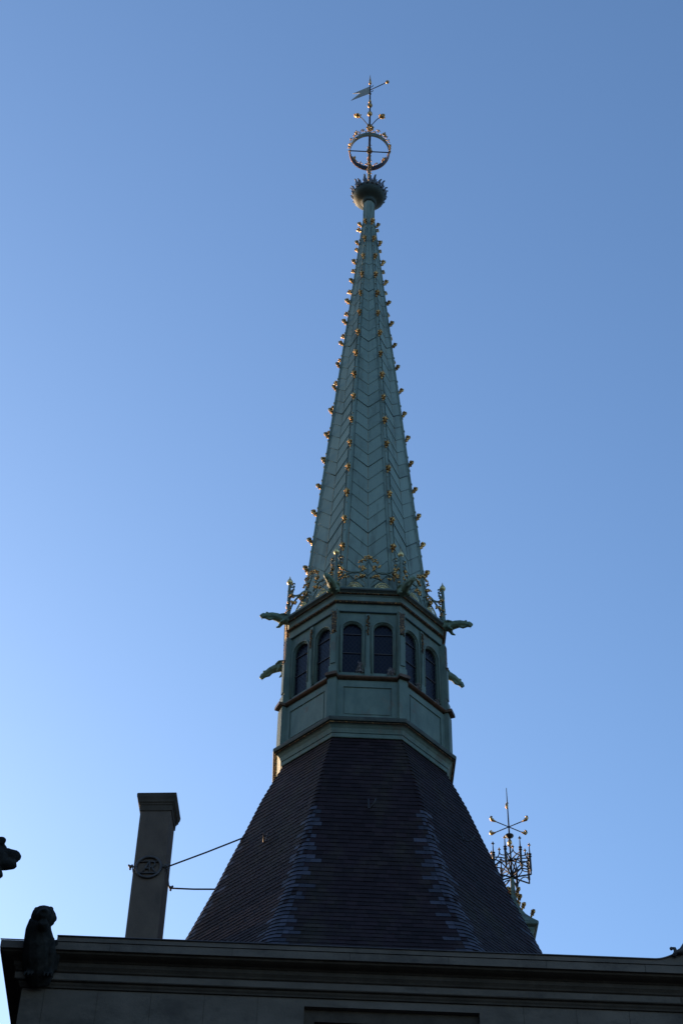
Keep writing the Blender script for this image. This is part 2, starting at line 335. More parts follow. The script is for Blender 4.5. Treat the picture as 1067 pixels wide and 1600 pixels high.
# lantern ---------------------------------------------------------------
lan = MB()
lan.octo([(1.60, 25.7), (1.60, 29.6)], cap=True)                       # inner core behind the windows
core = lan.build('lantern_core', 'seam', tower)
wl = MB()
for k in range(8):
    wl.M = face(k); hw = 1.80 * S22; y0, y1 = -1.80 * C22, -1.80 * C22 + .10
    def strip(x0, x1, z0, z1, a=y0, b=y1): wl.box(x0, x1, a, b, z0, z1)
    zs, zt_, sp, hwn = 27.60, 29.34, 28.84, .209
    for cx in (-.33, .33):
        xl = -hw + .0 if cx < 0 else 0.; xr = 0. if cx < 0 else hw
        n = 10; arch = [(cx + hwn * math.cos(math.pi * i / n), sp + hwn * math.sin(math.pi * i / n)) for i in range(n + 1)]
        for (yy0, yy1) in ((y0, y1),):
            strip(xl, cx - hwn, 27.5, zt_); strip(cx + hwn, xr, 27.5, zt_); strip(cx - hwn, cx + hwn, 27.45, zs)
            for i in range(n):
                (xa, za), (xb, zb) = arch[i], arch[i + 1]
                wl.add([(xa, y0, za), (xb, y0, zb), (xb, y0, zt_), (xa, y0, zt_), (xa, y1, za), (xb, y1, zb)], [(0, 1, 2, 3), (0, 4, 5, 1)])
        # roll moulding round the opening
        path = [(cx + .245, y0 - .012, zs), (cx + .245, y0 - .012, sp)] + [(cx + .245 * math.cos(math.pi * i / n), y0 - .012, sp + .245 * math.sin(math.pi * i / n)) for i in range(1, n)] + [(cx - .245, y0 - .012, sp), (cx - .245, y0 - .012, zs)]
        wl.tube(path, .022, 6)
        path = [(cx + .212, y0 + .03, zs), (cx + .212, y0 + .03, sp)] + [(cx + .212 * math.cos(math.pi * i / n), y0 + .03, sp + .212 * math.sin(math.pi * i / n)) for i in range(1, n)] + [(cx - .212, y0 + .03, sp), (cx - .212, y0 + .03, zs)]
        wl.tube(path, .016, 6)
    wl.box(-.045, .045, y0 - .035, y0, 27.52, 29.3); wl.box(-.06, .06, y0 - .05, y0, 27.45, 27.72); wl.box(-.022, .022, y0 - .05, y0 - .035, 27.72, 28.7)
    # parapet panels below the windows
    ya = -1.86 * C22; hp_ = 1.86 * S22
    wl.box(-hp_, hp_, ya, ya + .12, 26.05, 27.46)
    wl.box(-.62, -.50, ya - .022, ya, 26.2, 27.28); wl.box(.50, .62, ya - .022, ya, 26.2, 27.28); wl.box(-.50, .50, ya - .022, ya, 27.13, 27.28); wl.box(-.50, .50, ya - .020, ya, 26.2, 26.36)
    wl.box(-.465, .465, ya - .012, ya, 26.40, 27.09)
wl.M = Matrix.Identity(4)
wl.build('lantern_wall', 'patina_plain', tower)
for k in range(8):
    po = MB(); az = 45 * k + 22.5; po.M = Matrix.Rotation(R(az), 4, 'Z')
    po.box(-.075, .075, -1.90, -1.72, 27.42, 29.36); po.box(-.05, .05, -1.925, -1.90, 27.75, 28.6); po.box(-.09, .09, -1.93, -1.75, 27.42, 27.66)
    po.box(-.10, .10, -1.945, -1.75, 26.1, 27.28); po.box(-.085, .085, -1.93, -1.72, 27.2, 27.5)
    po.build('corner_post', 'patina_plain', tower)
cr = MB()
cr.octo([(1.74, 25.82), (1.84, 25.79), (1.85, 25.80), (1.85, 25.895), (1.865, 25.90), (1.875, 25.93), (1.90, 25.99), (1.945, 26.04), (1.985, 26.065), (1.99, 26.09), (2.035, 26.10), (2.045, 26.18), (2.02, 26.20), (1.84, 26.32)], cap=False)
cr.build('base_cornice', 'patina_plain', tower)
lp = MB(); lp.octo([(2.00, 26.088), (2.038, 26.094), (2.049, 26.13), (2.049, 26.178), (2.03, 26.203)], cap=False); lp.build('drip_edge', 'lip', tower)  # drip edges take a darker copper tone than the cornices
lp = MB(); lp.octo([(1.905, 29.888), (1.93, 29.912), (1.954, 29.925), (1.954, 29.965)], cap=False); lp.build('drip_edge', 'lip', tower)
cu = MB()
cu.octo([(1.74, 29.33), (1.835, 29.335), (1.835, 29.37), (1.815, 29.375), (1.825, 29.58), (1.85, 29.60), (1.86, 29.64), (1.85, 29.66), (1.845, 29.80), (1.875, 29.83), (1.885, 29.87), (1.90, 29.89), (1.93, 29.92), (1.95, 29.93), (1.95, 30.0), (1.2, 30.06)], cap=False)
cu.build('upper_cornice', 'patina_plain', tower)
sm = MB(); sm.octo([(1.86, 27.43), (1.93, 27.42), (1.95, 27.40), (1.95, 27.375), (1.92, 27.35), (1.87, 27.33)], cap=False)
for k in range(8):
    sm.M = Matrix.Rotation(R(45 * k + 22.5), 4, 'Z'); sm.prism([(-.12, 27.34), (.12, 27.34), (.13, 27.37), (.13, 27.40), (.10, 27.42), (-.10, 27.42), (-.13, 27.40), (-.13, 27.37)], -2.02, -1.80)
sm.M = Matrix.Identity(4); sm.build('sill_moulding', 'brown', tower)
def ring8(r, z, t): return [P(45 * k + 22.5, r, z) for k in range(8)]
for rp in ([(1.855, 29.585), (1.885, 29.595), (1.885, 29.645), (1.862, 29.655)], [(1.888, 29.832), (1.905, 29.838), (1.905, 29.868), (1.888, 29.875)], [(1.992, 26.058), (2.004, 26.064), (2.004, 26.086), (1.992, 26.092)]):
    gm = MB(); gm.octo(rp, cap=False); gm.build('gilded_moulding', 'oldgilt', tower)
    r_, z_ = rp[1][0] + .003, (rp[1][1] + rp[2][1]) / 2; q_ = 60 if r_ < 1.95 else 0     # string of beads along the moulding
    if q_:
        pts_, rad_ = [], []
        for k in range(8):
            for t_ in range(q_):
                pts_.append(P(45 * k - 22.5, r_, z_).lerp(P(45 * k + 22.5, r_, z_), (t_ + .5) / q_)); rad_.append(random.uniform(.012, .018) if t_ % 2 else .006)
        MB().tube(pts_, rad_, 5, closed=True).build('bead_trim', 'oldgilt', tower)
for rp in ([(1.838, 29.335), (1.852, 29.337), (1.852, 29.358), (1.838, 29.364)], [(1.852, 25.894), (1.866, 25.896), (1.866, 25.914), (1.852, 25.918)]):
    fr = MB(); fr.octo(rp, cap=False); fr.build('groove_moulding', 'seam', tower)

def leaf(mb, c, s=.05, n=4, flat=.45):
    for i in range(n):
        q = Quaternion(Vector((random.uniform(-1, 1), random.uniform(-1, 1), random.uniform(-1, 1))).normalized(), random.uniform(0, 6.28)).to_matrix()
        d = Vector((random.uniform(-1, 1), random.uniform(-.5, .5), random.uniform(-1, 1))) * s * .75
        mb.ell(Vector(c) + d, (s * random.uniform(.45, .75), s * flat * random.uniform(.6, 1), s * random.uniform(.35, .6)), q, 6, 4)
for k in range(8):     # windows, each pane with two bars
    for cx in (-.33, .33):
        a = face(k); y = -1.80 * C22 + .075; n = 10; q = MB(); q.M = a; q.keep = True
        poly = [(cx - .212, 27.6), (cx + .212, 27.6)] + [(cx + .212 * math.cos(math.pi * i / n), 28.84 + .212 * math.sin(math.pi * i / n)) for i in range(n + 1)]
        q.add([(x, y, z) for x, z in poly], [tuple(range(len(poly)))])
        g = q.build('window', 'glass', tower)
        uvl = g.data.uv_layers.new(name='UVMap')
        for li, l in enumerate(g.data.loops): x, zz = poly[l.vertex_index]; uvl.data[li].uv = (x, zz)
        for zb_ in (28.20, 28.745):
            b = MB(); b.M = a; b.box(cx - .212, cx + .212, y - .02, y - .003, zb_, zb_ + .018); b.build('glazing_bar', 'woodframe', g)
    om = MB(); om.M = face(k)      # gilded garland hanging on the mullion
    zz = 29.20; om.tube([(0, -1.80 * C22 - .045, 29.22), (0, -1.80 * C22 - .045, 28.64)], .014, 5)
    while zz > 28.66: leaf(om, (random.uniform(-.012, .012), -1.80 * C22 - .05, zz), .036, 3); zz -= .05
    om.build('hanging_garland', 'oldgilt', tower)
    om = MB(); om.M = Matrix.Rotation(R(45 * k + 22.5), 4, 'Z'); zz = 29.30
    om.box(-.052, .052, -1.908, -1.895, 28.66, 29.28)
    while zz > 28.60:
        leaf(om, (-.045, -1.90, zz), .026, 2); leaf(om, (.045, -1.90, zz), .026, 2)
        if zz < 28.75: leaf(om, (0, -1.92, zz), .045, 3)
        zz -= .06
    om.build('hanging_garland', 'oldgilt', tower)

# cresting on the upper cornice ------------------------------------------
def cresting(k):
    ap = 1.875 * C22; hw = 1.875 * S22 - .03; c = MB(); c.M = face(k); l = MB(); l.M = face(k); y = -ap; Z = 30.0; fans = []
    c.box(-hw, hw, y - .012, y + .012, Z, Z + .035)
    for s in (-1, 1):
        c.tube(bez((s * .66, y, Z + .78), (s * .60, y, Z + .60), (s * .45, y, Z + .53), (s * .33, y, Z + .52)) + bez((s * .33, y, Z + .52), (s * .22, y, Z + .52), (s * .14, y, Z + .56), (s * .10, y, Z + .68))[1:], .023, 6)
        c.tube(bez((s * .69, y, Z + .05), (s * .66, y, Z + .42), (s * .55, y, Z + .42), (s * .36, y, Z + .53)) + bez((s * .36, y, Z + .53), (s * .22, y, Z + .60), (s * .10, y, Z + .46), (s * .04, y, Z + .36))[1:], .023, 6)
        c.tube(bez((s * .50, y, Z), (s * .46, y, Z + .20), (s * .26, y, Z + .34), (s * .12, y, Z + .38)), .018, 6)
        c.tube(bez((s * .02, y, Z), (s * .03, y, Z + .16), (s * .08, y, Z + .25), (s * .16, y, Z + .32)), .016, 6)
        c.tube(bez((s * .10, y, Z + .68), (s * .05, y, Z + .80), (0, y, Z + .86), (0, y, Z + .98)), .018, 6)
        # side volutes next to the post
        for (zz, rr_) in ((.98, .055), (.80, .045)):
            c.tube([(s * (.66 - .05 - rr_ * math.cos(t)), y, Z + zz + rr_ * math.sin(t)) for t in [i * .6 for i in range(10)]], .016, 5)
            leaf(l, (s * (.60 - .0), y - .02, Z + zz), .03, 3)
        c.tube(bez((s * .69, y, Z + .62), (s * .64, y, Z + .75), (s * .58, y, Z + .85), (s * .56, y, Z + .93)), .018, 6)
        for (u, v, q) in ((.62, .66, .06), (.58, .58, .045), (.63, .44, .055), (.54, .37, .05), (.47, .33, .045), (.14, .66, .06), (.22, .69, .045), (.10, .62, .04), (.12, .38, .055), (.20, .40, .05), (.26, .34, .04), (.12, .90, .05), (.17, .86, .045), (.05, .98, .045), (.66, .25, .04)):
            leaf(l, (s * u, y - .025, Z + v), q * 1.12, 4)
        # shell fan: half rosette with spokes
        f_ = MB(); f_.M = face(k); fans.append(f_); fx = s * .31
        f_.tube([(fx + .165 * math.cos(math.pi * i / 10), y - .005, Z + .045 + .165 * math.sin(math.pi * i / 10)) for i in range(11)], .010, 5)
        for i in range(1, 9):
            a = math.pi * i / 9; f_.tube([(fx + .04 * math.cos(a), y - .005, Z + .05 + .04 * math.sin(a)), (fx + .16 * math.cos(a), y - .005, Z + .05 + .16 * math.sin(a))], [.007, .013], 4)
        f_.ell((fx, y - .005, Z + .06), (.05, .02, .035))
    leaf(l, (0, y - .02, Z + 1.02), .04, 4)
    o = c.build('cresting_panel', 'patina_plain', tower); l.build('gilded_leaves', 'gold', o)
    for f_ in fans: f_.build('shell_fan', 'palegold', o)
for k in range(8): cresting(k)
for k in range(8):
    az = 45 * k + 22.5; p = MB(); p.M = Matrix.Rotation(R(az), 4, 'Z'); y = -1.875
    p.tube([(0, y, 30.0), (0, y, 30.15), (0, y, 30.9), (0, y, 31.10)], [.058, .046, .038, .030], 6)
    p.tube([(0, y, 30.3), (0, y - .035, 30.42), (0, y, 30.5)], .02, 5)
    for zz in (30.55, 30.85): p.ell((0, y, zz), (.045, .045, .02))
    o = p.build('cresting_post', 'patina_plain', tower)
    b = MB(); b.M = p.M; b.lathe([(.012, 0), (.058, .03), (.070, .075), (.048, .13), (.018, .19), (.003, .27)], 10, (0, y, 31.08)); b.build('bud', 'palegold', o)

# spire -------------------------------------------------------------------
def sr(z): return 1.425 - .0816 * (z - 31.7)
spm = MB(); spm.octo([(1.60, 30.0), (sr(30.3) - .006, 30.3), (sr(47.2) - .006, 47.2), (.165, 47.6), (.16, 48.1)])
spire = spm.build('spire', 'patina', tower)
pn = MB(); SE = {}; sf = MB(); pn.keep = True
def fp(k, u, z, off): 
    a = R(45 * k); ap = sr(z) * C22 + off; return Vector((u * math.cos(a) + ap * math.sin(a), u * math.sin(a) - ap * math.cos(a), z))
for k in range(8):
    nrm = fp(k, 0, 35, 1) - fp(k, 0, 35, 0)
    def half(z): return sr(z) * S22 - (.03 + .07 * min(1, (47 - z) / 14))
    lines = [(z_, m_ > 0) for z_, m_ in [(29.79, 0), (30.29, 0), (30.79, 0), (31.29, 0), (31.79, 0), (32.29, 1), (32.79, 0), (33.3, 0), (33.8, 0), (34.31, 0), (34.82, 1), (35.32, 0), (35.83, 0), (36.33, 0), (36.83, 0), (37.33, 1), (37.83, 0), (38.34, 0), (38.85, 0), (39.35, 0), (39.86, 0), (40.36, 1), (40.86, 0), (41.36, 0), (41.87, 0), (42.37, 0), (42.87, 1), (43.5, 0), (44.3, 0)]]
    lines = [(z_ + 1.2 * half(z_ + .4), m_) for z_, m_ in lines]      # height at the panel edge
    def pt(s, fr_, ze, off):      # fr_ 0 centre, 1 edge; ze height at the edge
        drop = 1.2 * half(ze); z = ze - drop * (1 - fr_); return fp(k, s * half(z) * fr_, z, off)
    for (za, ma), (zb, mb_) in zip(lines, lines[1:] + [(lines[-1][0] + 1.2, False)]):
        for s in (-1, 1):
            tone = random.uniform(.1, .9); t = [pt(s, f, ze, o_) for f, ze, o_ in ((0, za, .010), (1, za, .010), (1, zb, .003), (0, zb, .003))]
            if min(v.z for v in t) < 29.9: continue
            if s < 0: t = [t[0], t[3], t[2], t[1]]
            pn.add(t, [(0, 1, 2, 3)], tone=tone)
            if pt(s, 0, za, 0).z > 30.0: (SE.setdefault(round(za - 1.2 * half(za)), MB()) if ma else sf).tube([pt(s, .0, za, .010), pt(s, 1.03, za, .010)], .011 if ma else (.0055 if za < 38.5 else .0035), 4)
    sf.tube([fp(k, 0, 30.1, .008), fp(k, 0, 46.2, .008)], .005, 4)
    for s in (-1, 1):
        sf.tube([fp(k, s * half(z), z, .006) for z in (30.0, 34, 38, 42, 46.4)], .008, 4)
pn.build('spire_panels', 'patina', spire); [q_.build('lap_seam', 'seam', spire) for q_ in SE.values()]; sf.build('fine_seam', 'seam_fine', spire)
rb = MB()
for k in range(8):
    az = 45 * k + 22.5; rb.tube([P(az, sr(z) - .004, z) for z in (30.0, 36, 42, 47.1)] + [P(az, .168, 47.6), P(az, .165, 47.85)], [.030, .028, .022, .018, .014, .008], 6, smooth=False)
    z = 30.8
    while z < 46.8: rb.tube([P(az, sr(z) + .012, z), P(az, sr(z + .05) + .02, z + .05)], [.028, .02], 5); z += .52
rb.build('ridge_rib', 'patina', spire)
# crockets: one mesh shared by all
cm = MB()
cm.tube([(0, 0, -.10), (.018, 0, -.04), (.045, 0, .0), (.085, 0, .015), (.118, 0, .045), (.118, 0, .085), (.088, 0, .108), (.055, 0, .095), (.048, 0, .066), (.066, 0, .05)], [.016, .024, .026, .028, .028, .028, .026, .022, .017, .010], 7, flat=1.5)
for s in (-1, 1):
    cm.ell((.075, s * .045, .07), (.042, .022, .034), Matrix.Rotation(.5 * s, 3, 'Z'), 7, 5); cm.ell((.05, s * .04, .01), (.03, .02, .045), Matrix.Rotation(.4 * s, 3, 'X'), 7, 5)
cm.ell((.03, 0, -.035), (.022, .03, .05), None, 7, 5); cm.ell((.115, 0, .075), (.02, .045, .03), None, 7, 5)
ck = cm.build('crocket', 'gold', spire, loc=(0, 0, 0)); cmesh = ck.data; first = True
stuff = MB(); cv = [Vector(v.co) for v in cmesh.vertices]; cf = [tuple(p.vertices) for p in cmesh.polygons]
zs17 = [46.68 - (46.68 - 31.70) / 15 * i * (1 + 0) for i in range(17)]
T0 = parent_world(spire)
for k, az in enumerate((-22.5, 22.5, -67.5, 67.5, -112.5, 112.5, -157.5, 157.5)):
    off = 0 if abs(az) < 30 else .02
    for i, z in enumerate(zs17):
        zz = z + off; rz = R(az - 90); rad = sr(zz) + .012; pos = P(az, rad, zz)
        mw = Matrix.Translation(pos) @ Matrix.Rotation(rz + random.uniform(-.2, .2), 4, 'Z') @ Matrix.Rotation(random.uniform(-.16, .16), 4, 'Y') @ Matrix.Scale(random.uniform(.86, 1.02), 4)
        if k < 4 or (k < 6 and i < 13):
            o = ck if first else ck.copy()
            if not first: sc.collection.objects.link(o)
            first = False; o.parent = spire; o.matrix_local = Matrix.Translation(-T0) @ mw
            o['group'] = 'gilded crockets up the spire ridges'
        else: stuff.add([mw @ v for v in cv], cf, True)
so = stuff.build('crocket', 'gold', spire); so['kind'] = 'stuff'
# bell-shaped capital under the mast
cp = MB(); cp.lathe([(.17, 47.95), (.205, 48.0), (.215, 48.03), (.20, 48.06), (.20, 48.09), (.235, 48.12), (.31, 48.16), (.40, 48.21), (.465, 48.30), (.485, 48.42), (.47, 48.50), (.40, 48.52), (.12, 48.62), (.06, 48.8)], 28); cap_o = cp.build('capital', 'bell', tower)
lf = MB()
for j in range(20):
    a = 18 * j + random.uniform(-3, 3); tall = j % 2
    lf.M = Matrix.Rotation(R(a), 4, 'Z')
    h = .30 if tall else .20
    lf.tube([(0, -.43, 48.34), (0, -.485, 48.44), (.01, -.50, 48.54), (-.01, -.50, 48.46 + h * .7), (0, -.53, 48.46 + h), (0, -.575, 48.455 + h)], [.035, .045, .05, .04, .026, .02], 6, flat=.5)
    for s in (-1, 1): lf.tube([(s * .01, -.49, 48.47), (s * .045, -.50, 48.53), (s * .06, -.525, 48.60)], [.022, .028, .010], 5, flat=.5)
    lf.tube([(.07, -.47, 48.38), (.07, -.51, 48.43), (.075, -.53, 48.50)], [.03, .03, .012], 5, flat=.5)
lf.build('capital_leaves', 'leafmetal', cap_o)

# crown finial and mast ----------------------------------------------------
fin = thing('crown_finial', 'gilded openwork crown ring on a mast at the very top of the tall spire', 'finial', (0, 0, 48.6))
ms = MB(); ms.tube([(0, 0, 48.6), (0, 0, 50.9), (0, 0, 52.3), (0, 0, 54.2), (0, 0, 54.75)], [.042, .040, .030, .026, .016], 8); mast = ms.build('mast', 'iron', fin)
mo = MB(); zz = 48.7; mo.tube([(0, 0, 48.65), (0, 0, 50.7)], .048, 8)
while zz < 51.3:
    for j in range(3):
        a = random.uniform(0, 6.28); leaf(mo, (.052 * math.cos(a), .052 * math.sin(a), zz), .028, 2, .8)
    zz += .075
mo.lathe([(.03, -.12), (.075, -.06), (.095, 0), (.075, .06), (.05, .1), (.065, .16), (.03, .24)], 12, (0, 0, 50.95)); mo.build('mast_ornament', 'gold', fin)
cn = MB(); cn.lathe([(.597, 50.835), (.597, 51.048)], 48, cap=False); cn.build('inner_shade_hoop', 'iron', fin)  # dark hoop added inside the band, painting the shade of its unlit inner side
cb = MB(); cb.tube([(-.60, 0, 50.93), (.60, 0, 50.93)], .020, 6); cb.tube([(0, -.60, 50.93), (0, .60, 50.93)], .020, 6); cb.build('cross_bar', 'iron', fin)
cn = MB(); cn.lathe([(.600, 50.83), (.612, 50.83), (.610, 51.05), (.60, 51.05), (.600, 50.83)], 48, cap=False); hoop = cn.build('crown_band', 'patina_plain', fin)
fl = MB(); fl.lathe([(.598, 50.822), (.622, 50.822), (.622, 50.838), (.598, 50.838), (.598, 50.822)], 48, cap=False)
for j in range(8):
    fl.M = Matrix.Rotation(R(45 * j), 4, 'Z'); leaf(fl, (0, -.635, 50.96), .045, 3)
    for dx, dz, q in ((0, .06, .05), (-.065, .11, .055), (.065, .11, .055), (0, .16, .055), (0, .22, .045)): leaf(fl, (dx, -.63, 51.08 + dz), q, 4)
    for dx in (-.16, -.10, .10, .16): leaf(fl, (dx, -.60, 51.06 + .03), .035, 3)
    fl.M = Matrix.Rotation(R(45 * j + 22.5), 4, 'Z'); leaf(fl, (0, -.63, 50.96), .03, 2)
    for dx, dz, q in ((0, .05, .04), (-.04, .11, .035), (.04, .11, .035), (0, .15, .04)): leaf(fl, (dx, -.635, 51.08 + dz), q, 3)
fl.M = Matrix.Identity(4); fl.build('crown_leaves', 'gold', fin)
for sg in (-1, 1):
    st = MB(); st.tube(bez((0, 0, 52.42), (sg * .12, 0, 52.6), (sg * .18, 0, 52.84), (sg * .30, 0, 52.98)), .014, 6); so_ = st.build('flower_stem', 'iron', fin)
    fw = MB(); fw.tube([(sg * .29, 0, 52.96), (sg * .33, 0, 53.01), (sg * .36, 0, 53.05)], [.02, .035, .05], 6); fw.ell((sg * .39, 0, 53.05), (.085, .085, .06), None, 10, 6)
    for j in range(7):
        a = j * .9; leaf(fw, (sg * .39 + .07 * math.cos(a), .07 * math.sin(a), 53.08), .055, 3)
    fw.build('gilded_flower', 'gold', so_)
for zb_ in (53.2, 53.72):
    fw = MB(); fw.lathe([(.03, -.10), (.06, -.07), (.085, -.01), (.075, .05), (.03, .09)], 12, (0, 0, zb_)); fw.build('ball_knob', 'gold', fin)
fw = MB(); fw.ell((0, 0, 53.99), (.045, .045, .035)); fw.ell((0, 0, 53.93), (.05, .05, .03)); fw.ell((0, 0, 54.05), (.03, .03, .04)); fw.build('collar', 'gold', fin)
fw = MB(); fw.ell((0, 0, 52.36), (.09, .09, .10), None, 10, 7)
for j in range(12):
    a = j * .53; leaf(fw, (.08 * math.cos(a), .08 * math.sin(a), 52.36 + random.uniform(-.08, .08)), .055, 3)
fw.build('rosette', 'gold', fin)
# weather vane
vane = thing('weather_vane', 'swallow-tailed banner weather vane with ball counterweight at the tip of the spire', 'weather vane', (0, 0, 54.3))
d = Vector((.86, -.51, 0)); n = Vector((.51, .86, 0))
def vp(a, z, t=0): return d * a + n * t + Vector((0, 0, z))
bn = MB(); poly = [(-.02, 54.94), (-.64, 54.99), (-.36, 54.80), (-.70, 54.60), (-.02, 54.50)]
vs = [vp(a, z, t) for t in (-.006, .006) for a, z in poly]; bn.add(vs, [(0, 1, 2), (0, 2, 4), (2, 3, 4), (5, 7, 6), (5, 9, 7), (7, 9, 8)] + [(i, (i + 1) % 5, (i + 1) % 5 + 5, i + 5) for i in range(5)])
bn.build('banner', 'vane', vane)
cwt = MB(); cwt.tube([vp(.0, 54.70), vp(.60, 54.70)], .016, 6); cwt.tube([vp(.03, 54.56), vp(.09, 54.55), vp(.11, 54.60)], .012, 5); cwt.tube([vp(.03, 54.86), vp(.09, 54.87), vp(.11, 54.93)], .012, 5); rod = cwt.build('counterweight_rod', 'iron', vane)
MB().ell(vp(.63, 54.70), .062, None, 12, 8).build('ball', 'gold', rod)
spn = MB(); spn.tube([(0, 0, 54.3), (0, 0, 55.1)], .022, 8); spn.ell((0, 0, 54.46), .045); spn.build('spindle', 'iron', vane)
tp = MB(); tp.ell((0, 0, 55.14), (.05, .05, .045)); tp.lathe([(.02, 0), (.038, .08), (.022, .25), (.002, .55)], 8, (0, 0, 55.16)); tp.build('spike', 'gold', vane)

# copper gargoyles on the lantern ------------------------------------------
def beast_mesh(sx=1.):
    m = MB()
    m.tube([(-.14, 0, .0), (0, 0, .01), (.12, 0, .0), (.25, 0, .02), (.36, 0, .015), (.46, 0, -.02), (.55, 0, -.06), (.60, 0, -.075)], [.10, .118, .105, .096, .085, .074, .062, .048], 10, flat=1.0)
    m.ell((.04, 0, .08), (.14, .10, .07)); m.ell((.56, 0, -.05), (.075, .06, .055)); m.ell((.61, 0, -.075), (.045, .045, .035)); m.ell((.585, 0, -.12), (.05, .035, .02))
    for s in (-1, 1):
        m.ell((.50, s * .06, .01), (.035, .018, .03)); m.ell((.575, s * .035, -.015), .018)
        m.tube([(.10, s * .08, -.06), (.14, s * .11, -.14), (.19, s * .10, -.18), (.22, s * .09, -.21)], [.05, .035, .024, .012], 6)
        m.tube([(-.02, s * .09, .05), (.10, s * .12, .07), (.20, s * .11, .04)], [.03, .03, .012], 6)
    m.tube([(.585, 0, -.12), (.60, 0, -.17), (.595, 0, -.20)], .010, 5)
    m.tube([(.34, 0, -.06), (.42, 0, -.11), (.50, 0, -.10)], [.03, .035, .03], 6)
    return m
side = {-22.5: 'bird-like copper gargoyle pointing down at the viewer from the left front corner of the lantern', 22.5: 'dark copper gargoyle pointing towards the viewer from the right front corner of the lantern',
        -67.5: 'upper of the two green gargoyles jutting from the left side of the lantern', 67.5: 'upper of the two green gargoyles jutting from the right side of the lantern',
        -112.5: 'lower mossy gargoyle jutting left from the back corner of the lantern', 112.5: 'lower mossy gargoyle jutting right from the back corner of the lantern'}
side[-22.5] = 'dark copper gargoyle pointing towards the viewer from the left front corner of the lantern'
gb = None
for az, lab in side.items():
    pos = P(az, 1.90, 29.93)
    if gb is None:
        gb = beast_mesh().build('gargoyle', 'beast', None, loc=(0, 0, 0), remesh=.013, smooth_it=2); o = gb
    else: o = gb.copy(); sc.collection.objects.link(o)
    o.scale = (.88,) * 3 if az > 200 else (1, 1, 1); o.location = pos; o.rotation_euler = (0, R(12 if abs(az) > 100 else 3), R(az - 90)); tag(o, lab, 'gargoyle', 'copper gargoyles at the lantern corners')

# ------------------------------------------------------------------ chimney
ch = thing('chimney', 'tall square stone chimney with moulded cap left of the slate roof', 'chimney', (-4.0, -1.5, 18))
CM = Matrix.Translation((-4.03, -1.53, 0)) @ Matrix.Rotation(R(-4.5), 4, 'Z')
c = MB(); c.M = CM; c.box(-.295, .295, -.30, .31, 18, 23.64); c.build('shaft', 'render', ch)
c = MB(); c.M = CM
def sqring(mb, prof):
    vs = []; n = len(prof)
    for o, z in prof: vs += [(-.295 - o, -.30 - o, z), (.295 + o, -.30 - o, z), (.295 + o, .31 + o, z), (-.295 - o, .31 + o, z)]
    fs = [(4 * i + j, 4 * i + (j + 1) % 4, 4 * i + 4 + (j + 1) % 4, 4 * i + 4 + j) for i in range(n - 1) for j in range(4)]
    fs += [(3, 2, 1, 0), tuple(4 * n - 4 + j for j in range(4))]; mb.add(vs, fs)
sqring(c, [(-.01, 23.62), (.018, 23.64), (.018, 23.655), (.022, 23.76), (.035, 23.77), (.04, 23.80), (.06, 23.82), (.062, 23.86), (.085, 23.93), (.09, 23.99), (.08, 24.02), (-.05, 24.04)]); c.build('cap', 'stone_dark', ch)
an = MB(); an.M = CM; y = -.325; Z = 22.30       # iron anchor ring with interlaced letters
an.tube([(-.01 + .235 * math.cos(t), y, Z + .235 * math.sin(t)) for t in [i * math.pi / 12 for i in range(24)]], .026, 6, closed=True)
for pts in (((-.17, .13), (.15, .13)), ((-.18, -.13), (.16, -.13)), ((-.12, -.13), (.0, .13)), ((.0, .13), (.02, -.13)), ((-.08, -.03), (.02, -.03)), ((.0, .12), (.09, .12), (.115, .06), (.07, .0), (.01, .0)), ((.05, .0), (.13, -.13))):
    an.tube([(x, y, Z + zz) for x, zz in pts], .016, 5)
an.tube([(-.24, y, Z), (-.36, y + .0, Z + .02)], .016, 6); an.tube([(.22, y, Z), (.34, y, Z + .02)], .016, 6)
an.tube([(.31, y, Z), (.325, .0, Z), (.31, .34, Z)], .010, 6); an.tube([(-.31, y, Z), (-.325, .0, Z), (-.31, .34, Z)], .010, 6)
for x, yy in ((-.35, y), (.34, y), (.34, .34)):
    an.ell((x, yy, Z + .01), .034)
    for q in ((-.03, .04), (.03, .04), (0, -.045)): an.ell((x + q[0], yy, Z + q[1]), .022)
an.build('iron_anchor', 'lead', ch)
def rodobj(a, b, lab):
    r = MB(); a = Vector(a); b = Vector(b); r.tube([a, a + (b - a) * .5 + Vector((0, 0, -.01)), b], .016, 6); r.ell(b, .04)
    o = r.build('tie_rod', 'iron', None, loc=tuple(a)); tag(o, lab, 'tie rod', 'iron rods between chimney and roof')
pa = CM @ Vector((.34, y, Z)); pb = CM @ Vector((.34, .34, Z))
rodobj(pa, (-2.36, -1.00, 23.72), 'upper slanting iron rod from the chimney to the slate roof')
rodobj(pb, (-2.80, -1.16, 22.36), 'lower level iron rod from the chimney to the slate roof')

# ------------------------------------------------------------------ stone beast at the cornice corner
b = MB(); bx = -5.20
b.tube([(bx, -5.34, 17.50), (bx, -5.50, 17.60), (bx - .01, -5.66, 17.76), (bx - .03, -5.80, 17.92), (bx - .05, -5.92, 18.06), (bx - .03, -6.0, 18.15)], [.20, .235, .25, .24, .20, .17], 12)
b.ell((bx + .01, -5.99, 18.23), (.20, .20, .175), None, 12, 8)                       # skull
b.tube([(bx + .03, -6.10, 18.17), (bx + .05, -6.22, 18.13), (bx + .055, -6.27, 18.12)], [.13, .10, .07], 10)   # muzzle
b.tube([(bx + .03, -6.05, 18.02), (bx + .05, -6.17, 17.985), (bx + .055, -6.22, 17.985)], [.10, .08, .055], 10)  # lower jaw
b.ell((bx + .055, -6.29, 18.15), (.045, .03, .03)); b.ell((bx + .19, -5.98, 18.22), (.03, .05, .05)); b.ell((bx + .10, -5.98, 18.39), (.05, .06, .035)); b.ell((bx - .10, -5.96, 18.38), (.07, .07, .04))
